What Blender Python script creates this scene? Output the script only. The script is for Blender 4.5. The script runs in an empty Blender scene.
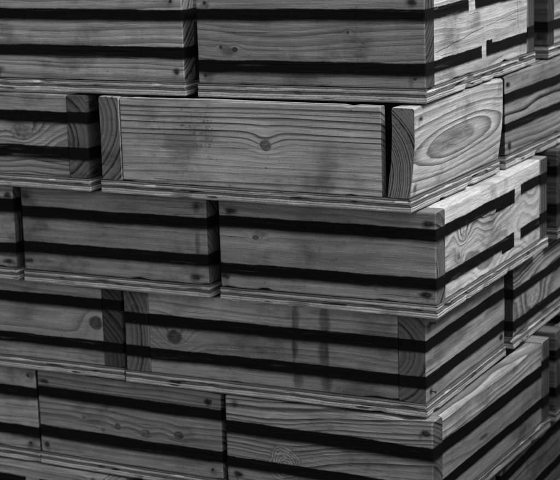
import bpy, bmesh, math, random
from mathutils import Vector, noise as mnoise
sc = bpy.context.scene
COL = sc.collection
R = math.radians

# ------------------------------------------------------------------ camera
cam_d = bpy.data.cameras.new("camera")
cam = bpy.data.objects.new("camera", cam_d)
COL.objects.link(cam)
sc.camera = cam
YAW, PITCH, ROLL = -27.053, 12.032, -1.721
cam.location = (1.0334, -2.5578, 1.281)
yw, pt, rl = R(YAW), R(PITCH), R(ROLL)
fwd = Vector((math.sin(yw) * math.cos(pt), math.cos(yw) * math.cos(pt), -math.sin(pt)))
rgt = Vector((math.cos(yw), -math.sin(yw), 0))
upv = rgt.cross(fwd)
r2 = rgt * math.cos(rl) + upv * math.sin(rl)
u2 = -rgt * math.sin(rl) + upv * math.cos(rl)
from mathutils import Matrix
m3 = Matrix((r2, u2, -fwd)).transposed()
cam.rotation_euler = m3.to_euler()
cam_d.sensor_width = 36.0
cam_d.lens = 36.0 * 1689.06 / 560.0
cam_d.clip_start = 0.05
cam_d.clip_end = 500
cam_d.dof.use_dof = True
cam_d.dof.focus_distance = 2.78
cam_d.dof.aperture_fstop = 9.0

# ------------------------------------------------------------------ daylight
SUN_EL, SUN_AZ = 52.0, 92.0          # elevation; azimuth measured from +Y towards +X
world = bpy.data.worlds.new("World")
sc.world = world
world.use_nodes = True
wn = world.node_tree
wn.nodes.clear()
sky = wn.nodes.new("ShaderNodeTexSky")
sky.sky_type = 'NISHITA'
sky.sun_disc = False
sky.sun_elevation = R(SUN_EL)
sky.sun_rotation = R(SUN_AZ)
sky.air_density = 1.0
sky.dust_density = 3.0
bw = wn.nodes.new("ShaderNodeRGBToBW")            # the photograph is black and white
bg = wn.nodes.new("ShaderNodeBackground")
bg.inputs["Strength"].default_value = 0.15
wo = wn.nodes.new("ShaderNodeOutputWorld")
wn.links.new(sky.outputs[0], bw.inputs[0])
wn.links.new(bw.outputs[0], bg.inputs["Color"])
wn.links.new(bg.outputs[0], wo.inputs[0])

sun_d = bpy.data.lights.new("sun", 'SUN')
sun_d.energy = 1.5
sun_d.angle = R(11)
sun_d.color = (1, 1, 1)
sun = bpy.data.objects.new("sun", sun_d)
COL.objects.link(sun)
sd = Vector((math.sin(R(SUN_AZ)) * math.cos(R(SUN_EL)), math.cos(R(SUN_AZ)) * math.cos(R(SUN_EL)), math.sin(R(SUN_EL))))
sun.rotation_euler = sd.to_track_quat('Z', 'Y').to_euler()
sun.location = sd * 12

sc.view_settings.view_transform = 'Standard'
sc.view_settings.look = 'None'
sc.view_settings.exposure = 0.5
sc.view_settings.gamma = 1.0
sc.view_settings.use_curve_mapping = False

# ------------------------------------------------------------------ node helper
class NB:
    def __init__(s, name):
        s.mat = bpy.data.materials.new(name)
        s.mat.use_nodes = True
        s.t = s.mat.node_tree
        s.t.nodes.clear()
        s.out = s.t.nodes.new("ShaderNodeOutputMaterial")
        s.bsdf = s.t.nodes.new("ShaderNodeBsdfPrincipled")
        s.t.links.new(s.bsdf.outputs[0], s.out.inputs[0])
    def put(s, sock, v):
        if isinstance(v, bpy.types.NodeSocket): s.t.links.new(v, sock)
        else: sock.default_value = v
    def m(s, op, a, b=None, c=None, clamp=False):
        n = s.t.nodes.new("ShaderNodeMath"); n.operation = op; n.use_clamp = clamp
        s.put(n.inputs[0], a)
        if b is not None: s.put(n.inputs[1], b)
        if c is not None: s.put(n.inputs[2], c)
        return n.outputs[0]
    def add(s, a, b): return s.m('ADD', a, b)
    def sub(s, a, b): return s.m('SUBTRACT', a, b)
    def mul(s, a, b): return s.m('MULTIPLY', a, b)
    def mx(s, a, b): return s.m('MAXIMUM', a, b)
    def mn(s, a, b): return s.m('MINIMUM', a, b)
    def sm(s, x, lo, hi, a=0.0, b=1.0):
        n = s.t.nodes.new("ShaderNodeMapRange"); n.interpolation_type = 'SMOOTHSTEP'
        s.put(n.inputs["Value"], x); s.put(n.inputs["From Min"], lo); s.put(n.inputs["From Max"], hi)
        s.put(n.inputs["To Min"], a); s.put(n.inputs["To Max"], b)
        return n.outputs[0]
    def xyz(s, x, y, z):
        n = s.t.nodes.new("ShaderNodeCombineXYZ")
        for i, v in enumerate((x, y, z)): s.put(n.inputs[i], v)
        return n.outputs[0]
    def sep(s, v):
        n = s.t.nodes.new("ShaderNodeSeparateXYZ"); s.t.links.new(v, n.inputs[0]); return n.outputs
    def noise(s, u, v, w, fu, fv, fw, seed, detail=2.0, rough=0.5):
        n = s.t.nodes.new("ShaderNodeTexNoise")
        n.inputs["Scale"].default_value = 1.0
        n.inputs["Detail"].default_value = detail
        n.inputs["Roughness"].default_value = rough
        vec = s.xyz(s.m('MULTIPLY_ADD', u, fu, seed), s.m('MULTIPLY_ADD', v, fv, seed * 1.7), s.m('MULTIPLY_ADD', w, fw, seed * 0.6))
        s.t.links.new(vec, n.inputs["Vector"])
        return n.outputs["Fac"]
    def mix(s, f, a, b):   # scalar mix
        return s.m('MULTIPLY_ADD', f, s.sub(b, a), a)
    def grey(s, v):
        return s.xyz(v, v, v)

SEED = [3.1]
def nseed():
    SEED[0] += 7.37
    return SEED[0] % 613.0

PAINT = 0.0020
ST = ((0.052, 0.074), (0.130, 0.152))
HID = {}
def wood_material(axis, o):
    """sawn pine; axis = 'X' or 'Y', the direction the board runs in; o = options."""
    nb = NB("sawn_pine")
    g = o.get
    seed = g('seed') if g('seed') is not None else nseed()
    tone, con = g('tone', 0.30), g('con', 0.55) * (0.8 if axis == 'X' else 0.92)
    freq, pv, pw = g('freq', 95.0), g('pv', 0.09), g('pw', 0.07)
    wv, ww = g('warp', 0.02), g('warpw', 0.012)
    tc = nb.t.nodes.new("ShaderNodeTexCoord")
    x, y, z = nb.sep(tc.outputs["Object"])
    nx, ny, nz = nb.sep(tc.outputs["Normal"])
    if axis == 'X': u, v, w, nu = x, z, y, nx
    else: u, v, w, nu = y, z, x, ny
    w = nb.sub(w, g('w0', 0.0))
    # a side is made up of planks of different wood, the joints lying under the paint; one crate's plank tones also carry shade
    un, vsh, ptone = u, None, None
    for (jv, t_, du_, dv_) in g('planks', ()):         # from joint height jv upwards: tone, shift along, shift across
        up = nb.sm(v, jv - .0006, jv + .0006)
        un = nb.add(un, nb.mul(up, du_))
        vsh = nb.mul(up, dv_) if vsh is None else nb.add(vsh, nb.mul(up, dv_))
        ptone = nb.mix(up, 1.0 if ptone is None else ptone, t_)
    # rings of the trunk, bent along the board
    n1 = nb.sub(nb.noise(un, v, w, g('wu', 2.6), 5, 5, seed, 2.0), 0.5)
    n2 = nb.sub(nb.noise(un, v, w, g('wu', 2.6) * 0.8, 7, 7, seed + 31, 2.0), 0.5)
    vv = nb.sub(nb.add(v, nb.mul(n1, wv * 2)), pv)
    if vsh is not None: vv = nb.add(vv, nb.mul(vsh, 1.0))
    if g('slope'): vv = nb.sub(vv, nb.mul(u, g('slope')))
    wwv = nb.add(nb.add(w, nb.mul(n2, ww * 2)), pw)
    r = nb.m('SQRT', nb.add(nb.mul(vv, vv), nb.mul(wwv, wwv)))
    if g('eye'):                                       # a slab cut just under the bark side of a bulge: long closed ovals
        eu, ev, est = g('eye')
        de = nb.mul(nb.add(nb.sub(u, eu), nb.mul(n2, 0.22)), 1.0 / est)
        dv_ = nb.sub(nb.add(v, nb.mul(n1, 0.030)), ev)
        re = nb.m('SQRT', nb.add(nb.mul(de, de), nb.mul(dv_, dv_)))
        endf = nb.sm(nb.m('ABSOLUTE', nu), 0.6, 0.8)
        r = nb.add(nb.mul(re, nb.sub(1.0, endf)), nb.mul(nb.mul(r, 3.0), endf))
    core = None; coretone = None
    for k in g('knots', ()):
        ku, kv, kr, amp, st, ct = k
        kn = nb.sub(nb.noise(u, v, w, 40, 40, 10, seed + ku * 90, 2.0), 0.5)
        du = nb.mul(nb.sub(u, ku), 1.0 / st)
        dv = nb.sub(v, kv)
        d = nb.add(nb.m('SQRT', nb.add(nb.mul(du, du), nb.mul(dv, dv))), nb.mul(kn, kr * (0.5 if st < 3 else 0.12)))
        e = nb.m('POWER', 2.71828, nb.mul(nb.mul(d, d), -1.0 / (2 * (1.5 * kr) ** 2)))
        r = nb.add(r, nb.mul(e, amp))
        c = nb.sm(d, kr * 0.72, kr * 1.0, 1.0, 0.0)
        ring = nb.add(nb.mul(nb.m('SINE', nb.mul(d, 1050.0 if st == 1.01 else 1500.0 if kr < .015 else 700.0)), 0.40 if st == 1.01 else 0.16 if st < 3 else 0.03), 1.0)
        rim = nb.mul(nb.sm(d, kr * .78, kr * .95), nb.sm(d, kr * 1.0, kr * 1.15, 1.0, 0.0))
        ctv = nb.mul(nb.mul(ring, ct), nb.sub(1.0, nb.mul(rim, 0.45)))
        ctv = nb.mul(ctv, nb.noise(u, v, w, 130 if st < 3 else 20, 130, 60, seed + 5, 3.0))
        ctv = nb.mul(ctv, 2.0)
        if st < 1.9 and st != 1.01: ctv = nb.mul(ctv, 0.6)
        if core is None: core, coretone = c, ctv
        else:
            coretone = nb.mix(c, coretone, ctv); core = nb.mx(core, c)
    jit = nb.mul(nb.sub(nb.noise(u, v, w, 6, 60, 60, seed + 11, 2.0), 0.5), 0.35)
    ph = nb.add(nb.mul(r, freq), jit)
    # uneven years: stretch the phase slowly
    ph = nb.add(ph, nb.mul(nb.sub(nb.noise(r, r, r, 45, 0, 0, seed + 3, 1.0), 0.5), 2.2))
    fr = nb.m('FRACT', ph)
    late = nb.mul(nb.sm(fr, g('thin', 0.12), 0.88), nb.sm(fr, 0.87, 1.0, 1.0, 0.0))
    yr = nb.noise(nb.m('FLOOR', ph), 0.0, 0.0, 3.7, 0, 0, seed, 0.0)         # each year its own strength
    late = nb.mul(late, nb.sm(yr, 0.3, 0.7, 0.35, 1.25))
    fib = nb.noise(u, v, w, 22, 620, 620, seed + 7, 3.0, 0.6)
    fib2 = nb.noise(u, v, w, 5, 130, 130, seed + 17, 3.0, 0.6)
    blo = nb.noise(u, v, w, 5, 12, 5, seed + 23, 4.0, 0.6)
    saw = nb.noise(u, v, w, 300, 14, 14, seed + 29, 2.0)
    late = nb.mul(late, nb.add(0.45, nb.mul(fib2, 1.1)))
    if g('calm'): late = nb.mul(late, nb.sm(v, g('calm') - .001, g('calm') + .001, 1.0, 0.22))
    endm = nb.sm(nb.m('ABSOLUTE', nu), 0.6, 0.8)
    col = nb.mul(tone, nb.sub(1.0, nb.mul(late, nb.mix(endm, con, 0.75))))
    face = nb.mul(nb.add(0.58, nb.mul(fib, 0.84)), nb.add(0.6, nb.mul(fib2, 0.8)))
    face = nb.mul(face, nb.add(0.93, nb.mul(saw, 0.14)))
    pore = nb.noise(u, v, w, 60, 900, 900, seed + 41, 3.0, 0.7)
    ende = nb.mul(nb.add(0.45, nb.mul(pore, 1.1)), g('end', 0.62))
    col = nb.mul(col, nb.mix(endm, face, ende))
    col = nb.mul(col, nb.add(0.55, nb.mul(blo, 0.9)))
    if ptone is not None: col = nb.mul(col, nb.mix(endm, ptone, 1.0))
    if core is not None:
        col = nb.mix(nb.mul(core, nb.sub(1.0, endm)), col, nb.mul(coretone, tone))
    grit = nb.noise(u, v, w, 260, 520, 520, seed + 101, 4.0, 0.75)
    col = nb.mul(col, nb.mix(endm, nb.add(0.62, nb.mul(grit, 0.76)), 1.0))
    scf = nb.noise(u, v, w, 16, 75, 40, seed + 107, 4.0, 0.7)          # pale rubbed places and dark grubby ones
    col = nb.mul(col, nb.add(1.0, nb.mul(nb.sm(scf, 0.58, 0.72), 0.28)))
    col = nb.mul(col, nb.sub(1.0, nb.mul(nb.sm(scf, 0.42, 0.28), 0.30)))
    drt = nb.noise(u, v, w, 7, 10, 4, seed + 113, 5.0, 0.65)
    col = nb.mul(col, nb.sub(1.0, nb.mul(nb.sm(drt, 0.50, 0.70), 0.50)))
    # fine dark checks along the grain
    chk = nb.noise(u, v, w, 7, 260, 90, seed + 53, 2.0)
    col = nb.mul(col, nb.sub(1.0, nb.mul(nb.sm(chk, 0.70, 0.76), 0.55)))
    # dirt specks
    spk = nb.noise(u, v, w, 130, 170, 130, seed + 61, 2.0)
    col = nb.mul(col, nb.sub(1.0, nb.mul(nb.sm(spk, 0.68, 0.76), 0.5)))
    # stains with a shape of their own: (u, v, half width, half height, strength)
    for (su, sv, sw, sh, stg) in g('stains', ()):
        sn = nb.sub(nb.noise(u, v, w, 0.5 / sw, 0.4 / sh, 3, seed + su * 50, 4.0, 0.65), 0.5)
        du = nb.mul(nb.sub(u, su), 1.0 / sw); dv = nb.mul(nb.sub(v, sv), 1.0 / sh)
        d = nb.add(nb.m('SQRT', nb.add(nb.mul(du, du), nb.mul(dv, dv))), nb.mul(sn, 1.6))
        col = nb.mul(col, nb.sub(1.0, nb.mul(nb.sm(d, 0.25, 1.05, 1.0, 0.0), stg)))
    for (a0, b0, a1, b1, wd) in g('cracks', ()):      # hairline cracks u0,v0 -> u1,v1
        t = nb.m('DIVIDE', nb.sub(u, a0), (a1 - a0) or 1e-6) if abs(a1 - a0) > abs(b1 - b0) else nb.m('DIVIDE', nb.sub(v, b0), b1 - b0)
        wob = nb.mul(nb.sub(nb.noise(u, v, w, 22, 22, 5, seed + a0 * 30, 3.0), 0.5), 0.007)
        if abs(a1 - a0) > abs(b1 - b0): dd = nb.sub(nb.add(v, wob), nb.m('MULTIPLY_ADD', t, b1 - b0, b0))
        else: dd = nb.sub(nb.add(u, wob), nb.m('MULTIPLY_ADD', t, a1 - a0, a0))
        ln = nb.sm(nb.m('ABSOLUTE', dd), wd * .4, wd, 1.0, 0.0)
        ln = nb.mul(ln, nb.mul(nb.sm(t, 0.0, 0.04), nb.sm(t, 0.96, 1.0, 1.0, 0.0)))
        col = nb.mul(col, nb.sub(1.0, nb.mul(ln, 0.7)))
    if g('stamp'):                                     # rubbed-off ink of an old stamp, no longer readable
        su, sv, sw, sh = g('stamp')
        cu = nb.m('FLOOR', nb.mul(nb.sub(u, su), 1 / 0.0075)); cv = nb.m('FLOOR', nb.mul(nb.sub(v, sv), 1 / 0.0105))
        cell = nb.noise(u, v, cu, 190, 150, 5.3, seed + 71, 1.0)
        rub = nb.noise(u, v, w, 45, 45, 10, seed + 77, 3.0)
        gapv = nb.sm(nb.m('PINGPONG', nb.sub(v, sv), 0.00525), 0.0012, 0.0022)
        box = nb.mul(nb.sm(nb.m('ABSOLUTE', nb.sub(u, su)), sw * .9, sw, 1.0, 0.0), nb.sm(nb.m('ABSOLUTE', nb.sub(v, sv)), sh * .9, sh, 1.0, 0.0))
        ink = nb.mul(nb.mul(box, gapv), nb.mul(nb.sm(cell, 0.46, 0.54), nb.sm(rub, 0.40, 0.62)))
        col = nb.mul(col, nb.sub(1.0, nb.mul(ink, 0.45)))
    rough = 0.78
    paint = None
    for i, (lo, hi) in enumerate(g('stripes', ())):    # black bands sprayed round the crate
        n = nb.mul(nb.sub(nb.noise(u, v, w, 9, 20, 9, seed + 80 + i * 3, 4.0, 0.6), 0.5), 0.0075)
        n = nb.add(n, nb.mul(nb.sub(nb.noise(u, v, w, 120, 300, 120, seed + 83, 3.0), 0.5), 0.0016))
        vn = nb.add(v, n)
        if axis == 'X': lo = lo - 0.0022
        e1, e2 = g('soft', (0.0058, 0.0014) if axis == 'X' else (0.0032, 0.0012))
        p = nb.mul(nb.sm(vn, lo - e1, lo + e1), nb.sm(vn, hi - e2, hi + e2, 1.0, 0.0))
        for (b, q0, q1) in g('bare', ()):
            if b == i:
                un = nb.add(u, nb.mul(nb.sub(nb.noise(u, v, w, 60, 60, 5, seed + 91, 2.0), 0.5), 0.004))
                p = nb.mul(p, nb.sub(1.0, nb.mul(nb.sm(un, q0 - .001, q0 + .001), nb.sm(un, q1 - .001, q1 + .001, 1.0, 0.0))))
        paint = p if paint is None else nb.mx(paint, p)
    for (q0, q1, v0, v1) in g('daubs', ()):            # paint that ran outside the band
        vn = nb.add(v, nb.mul(nb.sub(nb.noise(u, v, w, 60, 60, 5, seed + 97, 2.0), 0.5), 0.006))
        p = nb.mul(nb.mul(nb.sm(u, q0 - .0015, q0 + .0015), nb.sm(u, q1 - .0015, q1 + .0015, 1.0, 0.0)),
                   nb.mul(nb.sm(vn, v0 - .001, v0 + .001), nb.sm(vn, v1 - .001, v1 + .001, 1.0, 0.0)))
        paint = p if paint is None else nb.mx(paint, p)
    if paint is not None:
        wear = nb.mul(nb.mul(nb.sm(fib2, 0.56, 0.75), nb.sm(scf, 0.45, 0.65)), 0.18)
        pa = nb.mul(paint, nb.sub(1.0, wear))
        pc = nb.add(g('paint', PAINT), nb.mul(fib, 0.003))
        col = nb.mix(pa, col, pc)
        nb.put(nb.bsdf.inputs["Roughness"], nb.mix(paint, 0.78, 0.62))
    else:
        nb.put(nb.bsdf.inputs["Roughness"], rough)
    nb.put(nb.bsdf.inputs["Base Color"], nb.grey(nb.mx(col, 0.004)))
    if paint is not None: nb.put(nb.bsdf.inputs["Specular IOR Level"], nb.mix(paint, 0.25, 0.08))
    else: nb.bsdf.inputs["Specular IOR Level"].default_value = 0.25
    bp = nb.t.nodes.new("ShaderNodeBump")
    bp.inputs["Strength"].default_value = 0.7
    bp.inputs["Distance"].default_value = 0.0018
    h = nb.add(nb.add(nb.mul(late, 0.35), nb.mul(fib, 0.6)), nb.mul(fib2, 0.9))
    h = nb.sub(h, nb.mul(nb.sm(chk, 0.70, 0.76), 0.8))
    h = nb.mix(endm, h, nb.mul(pore, 1.6))
    nb.put(bp.inputs["Height"], h)
    nb.t.links.new(bp.outputs[0], nb.bsdf.inputs["Normal"])
    return nb.mat

def hidden_wood(axis):                                # the boards turned away from the open sides share one sawn face
    if axis not in HID: HID[axis] = wood_material(axis, dict(seed=17.0, tone=.30, stripes=ST, end=.36))
    return HID[axis]

def ply_material(th, tone):
    nb = NB("plywood_edge")
    seed = nseed()
    tc = nb.t.nodes.new("ShaderNodeTexCoord")
    x, y, z = nb.sep(tc.outputs["Object"])
    n = nb.mul(nb.sub(nb.noise(x, y, z, 9, 9, 40, seed, 4.0, 0.65), 0.5), 0.0055)
    zz = nb.mul(nb.add(z, n), 1.0 / th)
    # veneers: pale long-grain ones between dark cross-grain ones, a split between the two sheets
    fib = nb.noise(x, y, z, 30, 30, 900, seed + 3, 3.0, 0.65)
    fine = nb.noise(x, y, z, 320, 320, 500, seed + 9, 2.0)
    blo = nb.noise(x, y, z, 10, 10, 20, seed + 13, 4.0)
    def band(c, hw): return nb.sm(nb.m('ABSOLUTE', nb.sub(zz, c)), hw * 0.6, hw, 1.0, 0.0)
    dark = nb.mul(band(0.52, 0.13), 0.80)
    dark = nb.mx(dark, nb.mul(band(0.08, 0.09), 0.45))
    dark = nb.mx(dark, nb.mul(band(0.96, 0.13), 0.80))
    dark = nb.mx(dark, nb.mul(band(0.27, 0.05), nb.mul(blo, 0.7)))
    void = nb.mul(nb.sm(nb.noise(x, y, z, 16, 16, 70, seed + 19, 2.0), 0.62, 0.70), nb.mx(band(0.52, 0.16), band(0.24, 0.10)))
    col = nb.mul(tone, nb.sub(1.0, dark))
    col = nb.mul(col, nb.mul(nb.add(0.35, nb.mul(fib, 1.3)), nb.add(0.6, nb.mul(fine, 0.8))))
    col = nb.mul(col, nb.add(0.6, nb.mul(blo, 0.8)))
    col = nb.mul(col, nb.sub(1.0, nb.mul(void, 0.85)))
    nb.put(nb.bsdf.inputs["Base Color"], nb.grey(col))
    nb.bsdf.inputs["Roughness"].default_value = 0.8
    nb.bsdf.inputs["Specular IOR Level"].default_value = 0.2
    bp = nb.t.nodes.new("ShaderNodeBump")
    bp.inputs["Strength"].default_value = 0.9
    bp.inputs["Distance"].default_value = 0.002
    nb.put(bp.inputs["Height"], nb.sub(nb.add(fib, nb.mul(fine, .4)), nb.add(nb.mul(dark, 0.8), void)))
    nb.t.links.new(bp.outputs[0], nb.bsdf.inputs["Normal"])
    return nb.mat

def nail_mat():
    nb = NB("rusty_iron")
    tc = nb.t.nodes.new("ShaderNodeTexCoord")
    x, y, z = nb.sep(tc.outputs["Object"])
    n = nb.noise(x, y, z, 300, 300, 300, 4.0, 3.0)
    nb.put(nb.bsdf.inputs["Base Color"], nb.grey(nb.add(0.01, nb.mul(n, 0.03))))
    nb.bsdf.inputs["Roughness"].default_value = 0.6
    nb.bsdf.inputs["Metallic"].default_value = 0.3
    return nb.mat
NAIL = nail_mat()

# ------------------------------------------------------------------ geometry
def mesh_obj(name, bm, mat, parent=None):
    me = bpy.data.meshes.new(name)
    bmesh.ops.recalc_face_normals(bm, faces=bm.faces)
    bm.to_mesh(me); bm.free()
    for p in me.polygons: p.use_smooth = False
    me.materials.append(mat)
    o = bpy.data.objects.new(name, me)
    COL.objects.link(o)
    if parent: o.parent = parent
    return o

def plank(axis, u0, u1, v0, v1, w0, w1, rnd=0.002, wob=0.0012, n=36, seed=0.0, lean=0.0, bow=0.0, cup=0.0, chip=0.0):
    """a sawn board with eased, slightly uneven arrises, running along X or Y"""
    bm = bmesh.new()
    prof = []
    nv = 5
    for i in range(nv + 1): prof.append((0, v0 + rnd + (v1 - v0 - 2 * rnd) * i / nv))
    prof.append((1, None)); prof2 = []
    vb = [v0 + rnd + (v1 - v0 - 2 * rnd) * i / nv for i in range(nv + 1)]
    ring = [(w0, a, -1, 0) for a in vb]
    ring += [(w0 + rnd * .3, v1 - rnd * .3, 0, 0), (w0 + rnd, v1, 0, 1), (w1 - rnd, v1, 0, 1), (w1 - rnd * .3, v1 - rnd * .3, 0, 0)]
    ring += [(w1, a, 1, 0) for a in reversed(vb)]
    ring += [(w1 - rnd * .3, v0 + rnd * .3, 0, 0), (w1 - rnd, v0, 0, -1), (w0 + rnd, v0, 0, -1), (w0 + rnd * .3, v0 + rnd * .3, 0, 0)]
    rows = []
    us = [u0, u0 + rnd * .6] + [u0 + (u1 - u0) * i / n for i in range(1, n)] + [u1 - rnd * .6, u1]
    cm, wm = (v0 + v1) / 2, (w0 + w1) / 2
    for j, u in enumerate(us):
        sh = 0.0
        if j in (0, len(us) - 1): sh = rnd * .5
        t = (u - u0) / (u1 - u0)
        row = []
        for (w, v, dw, dv) in ring:
            q = mnoise.noise(Vector((u * 9 + seed, v * 30, w * 30 + seed)))
            q2 = mnoise.noise(Vector((u * 30 + seed * 2, v * 60, w * 60)))
            e = wob * (q + .5 * q2)
            ww = w + e * (1 if w > wm else -1)
            ve = v + (wob * 1.3 * q if v in (v1, v0) or dv else 0)
            if chip and (v > v1 - 2 * rnd or v < v0 + 2 * rnd):
                c = max(0.0, mnoise.noise(Vector((u * 26 + seed * 3, 3.3, w * 3))) - 0.28)
                ve += (-1 if v > cm else 1) * c * chip
            hh = (v - v0) / (v1 - v0)
            ww += lean * hh + bow * 4 * t * (1 - t) + cup * (1 - (2 * hh - 1) ** 2)
            ww += (wm - ww) * sh / (abs(w1 - w0)) if sh else 0
            ve += (cm - ve) * sh / (v1 - v0) if sh else 0
            p = (u, ww, ve) if axis == 'X' else (ww, u, ve)
            row.append(bm.verts.new(p))
        rows.append(row)
    L = len(ring)
    for a, b in zip(rows, rows[1:]):
        for i in range(L):
            bm.faces.new((a[i], a[(i + 1) % L], b[(i + 1) % L], b[i]))
    bm.faces.new(rows[0]); bm.faces.new(list(reversed(rows[-1])))
    return bm

def slab(x0, x1, y0, y1, z0, z1, seed, n=80, chip=0.0075):
    """bottom sheet: thin board with worn, chipped edges"""
    bm = bmesh.new()
    per = []
    for i in range(n): per.append((x0 + (x1 - x0) * i / n, y0, 0, -1))
    for i in range(n): per.append((x1, y0 + (y1 - y0) * i / n, 1, 0))
    for i in range(n): per.append((x1 - (x1 - x0) * i / n, y1, 0, 1))
    for i in range(n): per.append((x0, y1 - (y1 - y0) * i / n, -1, 0))
    lev = [(z0, .0014), (z0 + .0015, 0), (z0 + (z1 - z0) * .5, .0002), (z0 + (z1 - z0) * .56, .0022), (z0 + (z1 - z0) * .68, .0022), (z0 + (z1 - z0) * .74, .0002), (z1 - .0015, 0), (z1, .0014)]
    rows = []
    for k, (z, ins) in enumerate(lev):
        row = []
        for (x, y, nx, ny) in per:
            q = mnoise.noise(Vector((x * 14 + seed, y * 14, z * 90)))
            c = max(0.0, mnoise.noise(Vector((x * 22 + seed * 2, y * 22 + 4.0, z * 110))) - 0.30) * chip * 2.4
            i_ = ins + .0006 * q + c
            dz = .0009 * mnoise.noise(Vector((x * 6, y * 6, seed))) if k in (0, 7) else 0
            row.append(bm.verts.new((x - nx * i_, y - ny * i_, z + dz)))
        rows.append(row)
    N = len(per)
    for a, b in zip(rows, rows[1:]):
        for i in range(N): bm.faces.new((a[i], a[(i + 1) % N], b[(i + 1) % N], b[i]))
    bm.faces.new(list(reversed(rows[0]))); bm.faces.new(rows[-1])
    return bm

def nail(p, d, seed, out=0.0015):
    """nail head proud of the board, on a bit of shank"""
    bm = bmesh.new()
    random.seed(seed)
    d = Vector(d).normalized()
    a = d.orthogonal().normalized(); b = d.cross(a)
    dd = (d + a * random.uniform(-.3, .3) + b * random.uniform(-.3, .3)).normalized() if out > .004 else d
    a = dd.orthogonal().normalized(); b = dd.cross(a)
    P = Vector(p)
    prof = [(-.006, .0012), (out - .0012, .0012), (out - .001, .0028), (out - .0002, .0031), (out, .0024)]
    rows = []
    for (t, r) in prof:
        rows.append([bm.verts.new(P + dd * t + a * r * math.cos(i * math.pi / 4) + b * r * math.sin(i * math.pi / 4)) for i in range(8)])
    for r0, r1 in zip(rows, rows[1:]):
        for i in range(8): bm.faces.new((r0[i], r0[(i + 1) % 8], r1[(i + 1) % 8], r1[i]))
    bm.faces.new(list(reversed(rows[0]))); bm.faces.new(rows[-1])
    return bm

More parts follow.
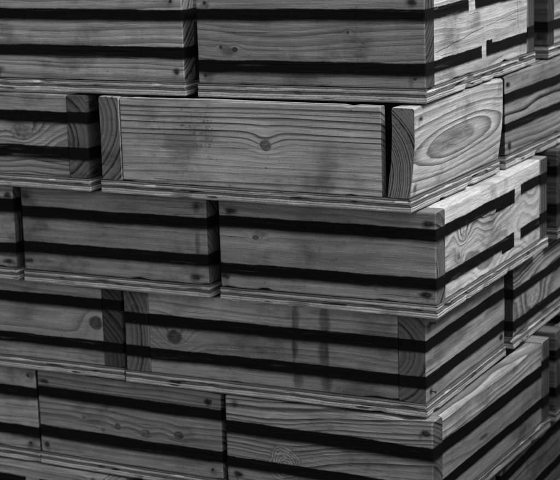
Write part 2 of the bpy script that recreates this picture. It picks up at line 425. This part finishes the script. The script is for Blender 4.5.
PLY = 0.0235
GROUP = "black banded wooden crates of the stack"
def crate(label, cx, cy, yaw, W, D, zb, zt, stripes=ST, endth=0.042, sideth=0.019, tone=0.30, ply=0.55,
          front=None, back=None, right=None, left=None, nails=True, longnails=(), gap=0.0, chip=0.009):
    """wooden crate whose front right bottom corner stands at (cx, cy, zb).
    The boards on its two short sides are thick and run the full width; the long boards sit between them.
    Board options give places as (distance from that corner, height)."""
    root = bpy.data.objects.new("wooden_crate", None)
    COL.objects.link(root)
    root.empty_display_size = 0.1
    lx, ly = -W / 2, D / 2
    root.location = (cx + lx * math.cos(yaw) - ly * math.sin(yaw), cy + lx * math.sin(yaw) + ly * math.cos(yaw), zb)
    rt = random.Random(int(cx * 1000) + int(zb * 1000) * 7)
    root.rotation_euler = (R(rt.uniform(-.12, .12)), R(rt.uniform(-.12, .12)), yaw)
    root["label"] = label; root["category"] = "crate"; root["group"] = GROUP
    h = zt - zb - 0.003
    X0, X1, Y0, Y1 = -W / 2, W / 2, -D / 2, D / 2
    hangs = 0.002
    th = PLY
    mesh_obj("base_board", slab(X0 - hangs, X1 + hangs, Y0 - hangs, Y1 + hangs, 0.0005, th, nseed()), ply_material(th, ply), root)
    long_x = W > D
    sides = dict(front=front or {}, back=back or {}, right=right or {}, left=left or {})
    for sname in ('front', 'back', 'right', 'left'):
        o = dict(sides[sname])
        along = 'X' if sname in ('front', 'back') else 'Y'
        is_end = (along == 'X') != long_x
        o.setdefault('seed', nseed())
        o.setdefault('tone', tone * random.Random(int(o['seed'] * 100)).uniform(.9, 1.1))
        o.setdefault('stripes', stripes)
        rr = random.Random(int(o['seed'] * 77))
        o.setdefault('pv', rr.uniform(0.02, 0.16)); o.setdefault('pw', rr.uniform(0.03, 0.09))
        if o['stripes'] and 'planks' not in o:
            o['planks'] = [((q[0] + q[1]) / 2, rr.uniform(.78, 1.2), rr.uniform(2, 5), rr.uniform(-.03, .03)) for q in o['stripes']]
        o.setdefault('bow', rr.uniform(-.0015, .0015))
        if is_end and 'cracks' not in o:               # checks running in from the board ends
            wd = W if along == 'X' else D
            o['cracks'] = []
            for q in range(rr.choice((1, 2, 2, 3))):
                e0, ln, hh = rr.choice((0, 1)), rr.uniform(.03, .11), rr.uniform(.03, .17)
                o['cracks'].append((0.001, hh, ln, hh + rr.uniform(-.004, .004), .0007) if e0 == 0 else (wd - ln, hh, wd - .001, hh + rr.uniform(-.004, .004), .0007))
        # where things are measured from the corner, turn into crate coordinates
        f = (lambda d: X1 - d) if along == 'X' else (lambda d: Y0 + d)
        o['knots'] = [(f(k[0]),) + tuple(k[1:]) for k in o.get('knots', ())]
        o['stains'] = [(f(k[0]),) + tuple(k[1:]) for k in o.get('stains', ())]
        o['cracks'] = [(f(a), b, f(c), d_, e) for (a, b, c, d_, e) in o.get('cracks', ())]
        o['bare'] = [(b,) + tuple(sorted((f(p), f(q)))) for (b, p, q) in o.get('bare', ())]
        o['daubs'] = [tuple(sorted((f(p), f(q)))) + (a, b) for (p, q, a, b) in o.get('daubs', ())]
        if o.get('eye'): o['eye'] = (f(o['eye'][0]),) + tuple(o['eye'][1:])
        if o.get('stamp'): o['stamp'] = (f(o['stamp'][0]),) + tuple(o['stamp'][1:])
        A0, A1 = (X0, X1) if along == 'X' else (Y0, Y1)
        t = endth if is_end else sideth
        if is_end: a0, a1 = A0, A1
        else: a0, a1 = A0 + endth + o.get('gap', 0.0008), A1 - endth - o.get('gap', 0.0008) - o.get('gap_end', 0.0)
        ins = 0.0 if is_end else o.get('inset', 0.0012)
        top = h - o.get('drop', 0.0)
        outer = {'front': Y0 + ins, 'back': Y1 - ins, 'right': X1 - ins, 'left': X0 + ins}[sname]
        sgn = {'front': 1, 'back': -1, 'right': -1, 'left': 1}[sname]
        w0, w1 = sorted((outer, outer + sgn * t))
        o['w0'] = w0
        pos = []
        if is_end and nails:
            for e_, dd in ((A0, 1), (A1, -1)):
                for vz in (0.040, 0.093, h - 0.017) if o.get('mid_nail') else (0.040, h - 0.018):
                    pos.append((e_ + dd * rr.uniform(.013, .022), vz + rr.uniform(-.004, .004)))
            if sname in ('front', 'right'):
                o['stains'] = list(o['stains']) + [(p[0] + rr.uniform(-.006, .006), p[1] + rr.uniform(-.003, .002), rr.uniform(.009, .020), rr.uniform(.006, .010), rr.choice((.25, .6, .85, .95))) for p in pos] + \
                              [(p[0] + rr.uniform(-.008, .008), p[1] - .006, rr.uniform(.004, .012), rr.uniform(.008, .016), rr.uniform(.1, .5)) for p in pos]
        bm = plank(along, a0, a1, th + 0.0006, top, w0, w1, seed=o['seed'], lean=-sgn * o.get('lean', 0.0), bow=-sgn * o.get('bow', 0.0),
                   cup=-sgn * o.get('cup', 0.0), chip=o.get('chip', chip), rnd=o.get('rnd', 0.0022 if not is_end else 0.0036))
        b = mesh_obj("end_board" if is_end else "side_board", bm, hidden_wood(along) if sname == 'back' or (sname == 'left' and not is_end) else wood_material(along, o), root)
        if sname in ('front', 'right'):
            for i, (pu, pv_) in enumerate(pos):
                outw = 0.010 if (i in o.get('proud', ())) else 0.0012
                if along == 'X': n_ = nail((pu, outer, pv_), (0, -1, 0), i + int(o['seed']), outw)
                else: n_ = nail((outer, pu, pv_), (1, 0, 0), i + int(o['seed']), outw)
                mesh_obj("nail", n_, NAIL, b)
    return root

# ------------------------------------------------------------------ setting
def ground():
    bm = bmesh.new()
    vs = [bm.verts.new((sx * 150, sy * 150, 0)) for sx, sy in ((-1, -1), (1, -1), (1, 1), (-1, 1))]
    bm.faces.new(vs)
    nb = NB("concrete_yard")
    tc = nb.t.nodes.new("ShaderNodeTexCoord")
    x, y, z = nb.sep(tc.outputs["Object"])
    a = nb.noise(x, y, z, 1.3, 1.3, 1, 2.0, 6.0, 0.6)
    b = nb.noise(x, y, z, 60, 60, 1, 9.0, 3.0)
    nb.put(nb.bsdf.inputs["Base Color"], nb.grey(nb.mul(nb.add(0.03, nb.mul(a, 0.05)), nb.add(0.8, nb.mul(b, 0.4)))))
    nb.bsdf.inputs["Roughness"].default_value = 0.9
    o = mesh_obj("ground", bm, nb.mat)
    o["kind"] = "structure"
ground()

# ------------------------------------------------------------------ the stack: heights of the six layers
Z = [0.0, 0.1763, 0.3703, 0.5519, 0.7374, 0.9155, 1.1006]
S, L = 0.411, 0.600
T = 0.30
# bottom layer, long sides to the left face
crate("lowest crate at the bottom left corner, only its pale top rail and black band showing", -0.629, 0.006, 0.0, L, S, Z[0], Z[1],
      stripes=((.045, .072), (.118, .153)), sideth=.040, front=dict(tone=.36, bare=[(1, .19, .222)], knots=[(.045 + .02, .165, .008, .01, 1, .5)]))
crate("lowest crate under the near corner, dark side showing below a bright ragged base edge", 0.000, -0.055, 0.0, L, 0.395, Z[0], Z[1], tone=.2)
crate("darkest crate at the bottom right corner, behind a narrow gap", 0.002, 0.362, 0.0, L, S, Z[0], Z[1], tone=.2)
# second layer, short sides to the left face
Er = ((.054, .075), (.119, .144))
crate("sliver of a crate at the left edge, second layer up, pale scuffed top rail", -0.830, 0.031, -0.0266, S, L, Z[1], Z[2], stripes=((.050, .074), (.131, .153)),
      right=dict(tone=.06, con=.3), front=dict(tone=.33))  # right board darkened: the gap's shade is put into its tone
crate("second layer crate with many small knots in a row along its front", -0.4155, 0.020, -0.0266, .410, L, Z[1], Z[2], stripes=((.056, .080), (.138, .160)),
      right=dict(tone=.06, con=.3), front=dict(tone=.26, con=.55, warp=.02, pw=.05, pv=-.01, knots=[(.228, .099, .0070, .006, 1.2, .5), (.305, .106, .004, .004, 1.5, .8), (.165, .093, .010, .007, 1.4, .7), (.092, .099, .010, .009, 1.3, .45), (.262, .088, .004, .004, 1.6, .8)]))  # side towards the gap near black, painting the shade in there
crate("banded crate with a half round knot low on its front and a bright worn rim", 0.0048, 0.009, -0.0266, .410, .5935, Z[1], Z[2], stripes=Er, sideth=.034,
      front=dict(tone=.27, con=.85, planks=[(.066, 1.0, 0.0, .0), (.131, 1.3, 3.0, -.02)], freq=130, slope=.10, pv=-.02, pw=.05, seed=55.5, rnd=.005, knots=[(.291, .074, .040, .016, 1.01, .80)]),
      right=dict(tone=.28, con=.6, planks=[(.066, .9, 2.0, .02), (.128, 1.75, 3.0, -.02)], inset=.0015, chip=.0015, drop=.004, seed=77.0, freq=80,  stains=[(.241, .092, .030, .007, .65)]))  # plank tones carry light: upper raised for the bright rim, lower ones shaded
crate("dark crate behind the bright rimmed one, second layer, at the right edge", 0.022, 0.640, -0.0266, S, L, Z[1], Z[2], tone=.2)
# third layer, long sides to the left face
crate("crate at the left edge with a dark knot beside its blackened end grain", -0.619, 0.020, 0.0085, L, S, Z[2], Z[3], stripes=((.051, .072), (.132, .154)),
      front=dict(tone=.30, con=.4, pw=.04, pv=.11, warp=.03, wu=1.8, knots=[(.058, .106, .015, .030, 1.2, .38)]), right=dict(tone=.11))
crate("banded crate with a big round knot and two columns of dark drip stains on front", -0.0106, 0.0197, 0.0085, .5985, .4107, Z[2], Z[3], stripes=((.050, .073), (.114, .137)),
      endth=.051,
      front=dict(tone=.29, con=.45, pw=.05, pv=.04, planks=[(.062, .85, 2.0, .0), (.126, 1.25, 3.0, -.02)], knots=[(.494, .097, .0150, .036, 1.2, .30)], mid_nail=False,
                 stains=[(.247, .150, .010, .045, .5), (.249, .098, .009, .020, .6), (.246, .045, .012, .026, .55), (.251, .10, .004, .08, .4), (.189, .150, .013, .040, .55), (.193, .094, .012, .026, .65), (.187, .044, .015, .026, .6), (.186, .10, .005, .08, .4), (.30, .16, .04, .010, .3)]),
      right=dict(tone=.26, con=.5, proud=(0, 1), end=.55, pw=.03, pv=.1))
crate("third layer crate right of the black gap, wavy cathedral grain on its side", -0.014, 0.483, 0.0085, L, S, Z[2], Z[3], stripes=((.034, .055), (.098, .120)),
      right=dict(tone=.29, con=1.0, end=.2, freq=110, pw=.02, pv=.085, warp=.03, seed=140.0, knots=[(.12, .075, .02, .03, 2.2, .9)]))  # end grain darkened to paint the shade of the gap beside it
# fourth layer, short sides to the left face
crate("sliver of a crate at the left edge, middle layer, nail stain near its top", -0.8325, -0.004, 0.005, S, L, Z[3], Z[4], stripes=((.052, .073), (.131, .157)),
      right=dict(tone=.06, con=.3), front=dict(tone=.30))  # gap-side board carries the gap's shade in its low tone
crate("middle layer crate with plain smoky boards, next to the left edge sliver", -0.4165, -0.002, 0.005, .396, L, Z[3], Z[4], stripes=((.057, .080), (.125, .147)),
      right=dict(tone=.06, con=.3), front=dict(tone=.27, con=.35, pw=.05, pv=.08, stains=[(.36, .108, .03, .012, .3), (.02, .10, .008, .03, .5)]))  # right board's low tone paints the shadow between the two crates
crate("banded crate with swirling burl grain on its bright right side", 0.0177, 0.0006, 0.0051, .4091, .601, Z[3], Z[4], stripes=((.048, .070), (.132, .154)), sideth=.036,
      front=dict(tone=.28, con=.35, pw=.06, pv=.1, stains=[(.33, .125, .02, .008, .4)], knots=[(.338, .118, .0045, .012, 1.7, .6)]),
      right=dict(tone=.56, con=1.0, thin=.25, freq=140, calm=.143, planks=[(.059, .85, 0.0, .0), (.143, 1.15, 0.0, .0)], pw=.03, pv=.07, warp=.05, wu=6.0, warpw=.02, seed=201.0,
                 knots=[(.137, .118, .010, .022, 1.5, .95), (.108, .085, .006, .014, 1.3, .8)],
                 bare=[(1, .405, .440), (0, .402, .438)], daubs=[(.298, .405, .125, .136), (.33, .402, .041, .052)]))
crate("crate behind the burl grained one, middle layer, at the right edge", 0.014, 0.669, 0.005, S, L, Z[3], Z[4], tone=.2, ply=.3, front=dict(tone=.08))  # front board near black: painted shade of the gap before it
# fifth layer, long sides to the left face
crate("banded crate at the left edge with looping grain, just left of the bandless crate", -0.645, -0.024, -0.012, L, S, Z[4], Z[5], stripes=((.057, .081), (.123, .145)),
      front=dict(tone=.30, con=.7, freq=150, pw=.035, pv=.105, warp=.03, seed=251.0, knots=[(.145, .103, .016, .03, 1.8, .95), (.215, .100, .010, .02, 1.5, .8)]),
      right=dict(tone=.07, end=2.4))  # gap shade painted on the right board's face, its end grain lifted back
crate("only crate without black bands, round knot on its front, big eye on its end", -0.014, -0.0314, -0.0121, .6022, .4139, Z[4], Z[5], stripes=(),
      front=dict(tone=.42, con=.85, freq=105, thin=.5, pw=.055, pv=-.015, warp=.012, wu=1.5, gap=.002, gap_end=.008, seed=263.0, knots=[(.266, .102, .0115, .012, 1.15, .62)],
                 stains=[(.152, .072, .026, .060, .32), (.165, .040, .05, .025, .25), (.12, .10, .05, .014, .2), (.36, .02, .02, .01, .3), (.245, .042, .014, .006, .35), (.43, .13, .006, .003, .5)], stamp=(.396, .112, .028, .046)),
      right=dict(tone=.54, con=.60, freq=84, pw=.09, pv=.06, warp=.012, warpw=.006, wu=2.4, lean=.010, cup=.004, chip=.008, end=.5, seed=301.0, rnd=.004,
                 eye=(.17, .100, 6.0), knots=[(.172, .101, .0195, 0.0, 6.3, .50)]))
crate("fifth layer crate right of the eye marked end, curved grain, deep in shade", -0.010, 0.424, -0.012, L, S, Z[4], Z[5], stripes=((.068, .086), (.122, .142)),
      right=dict(tone=.24, con=.8, end=.2, pw=.03, pv=.15, freq=110))  # low end value paints the gap's shade onto the end grain
# top layer, short sides to the left face
crate("upper left crate of the top layer, even grain, dark nail stains at its right end", -0.446, -0.009, 0.020, .412, L, Z[5], Z[6], stripes=((.065, .086), (.130, .151)),
      right=dict(tone=.06, con=.3), front=dict(tone=.42, con=.5, pw=.05, pv=.16, warp=.01, stains=[(.19, .115, .03, .010, .25)]))  # right board toned down to paint the unlit gap next to it
crate("top crate at the near corner with small dark knots and a cracked pale right side", 0.002, 0.002, 0.0251, .419, .6021, Z[5], Z[6], stripes=((.044, .066), (.133, .154)),
      front=dict(tone=.29, con=.45, end=.36, pw=.04, pv=.16, knots=[(.347, .084, .005, .010, 1.2, .3), (.374, .088, .004, .006, 1, .35), (.136, .116, .003, .004, 1, .4)], stains=[(.36, .082, .02, .012, .5)]),
      right=dict(tone=.54, con=.35, gap=.0025, freq=90, pw=.05, pv=.05, seed=333.0, bare=[(1, .215, .250), (0, .285, .310)],
                 daubs=[(.310, .345, .064, .073)], stains=[(.255, .110, .035, .018, .4)],
                 cracks=[(.05, .077, .30, .100, .0012), (.30, .10, .56, .112, .001), (.490, .150, .505, .075, .0014), (.525, .058, .512, .020, .0016)]))
crate("crate behind the pale cracked one, top layer, at the upper right corner", -0.016, 0.700, 0.020, S, L, Z[5], Z[6], front=dict(tone=.08), right=dict(tone=.36))  # front tone lowered to paint the dark gap in front of it

# ------------------------------------------------------------------ out of view: a board fence added only to shade the lower crates
def shade_fence():
    root = bpy.data.objects.new("shade_fence", None)
    COL.objects.link(root)
    root.location = (0.95, 0.9, 0)
    root["label"] = "unseen grey board fence added right of the crates to shade the lower layers"
    root["category"] = "fence"
    fm = wood_material('Y', dict(seed=411.0, tone=.22))
    for i in range(9):
        z = 0.02 + i * 0.164
        mesh_obj("shade_fence_board", plank('Y', -1.2, 1.6, z, z + 0.161, 0.0, 0.025, seed=i * 3.1), fm, root)
    for yy in (-1.1, 0.2, 1.5):
        bm = bmesh.new()
        bmesh.ops.create_cube(bm, size=1)
        for v in bm.verts: v.co = Vector((v.co.x * .08 + .067, v.co.y * .08 + yy, v.co.z * 1.62 + .81))
        bmesh.ops.bevel(bm, geom=bm.edges[:], offset=.006, segments=2, affect='EDGES')
        mesh_obj("shade_fence_post", bm, fm, root)
shade_fence()
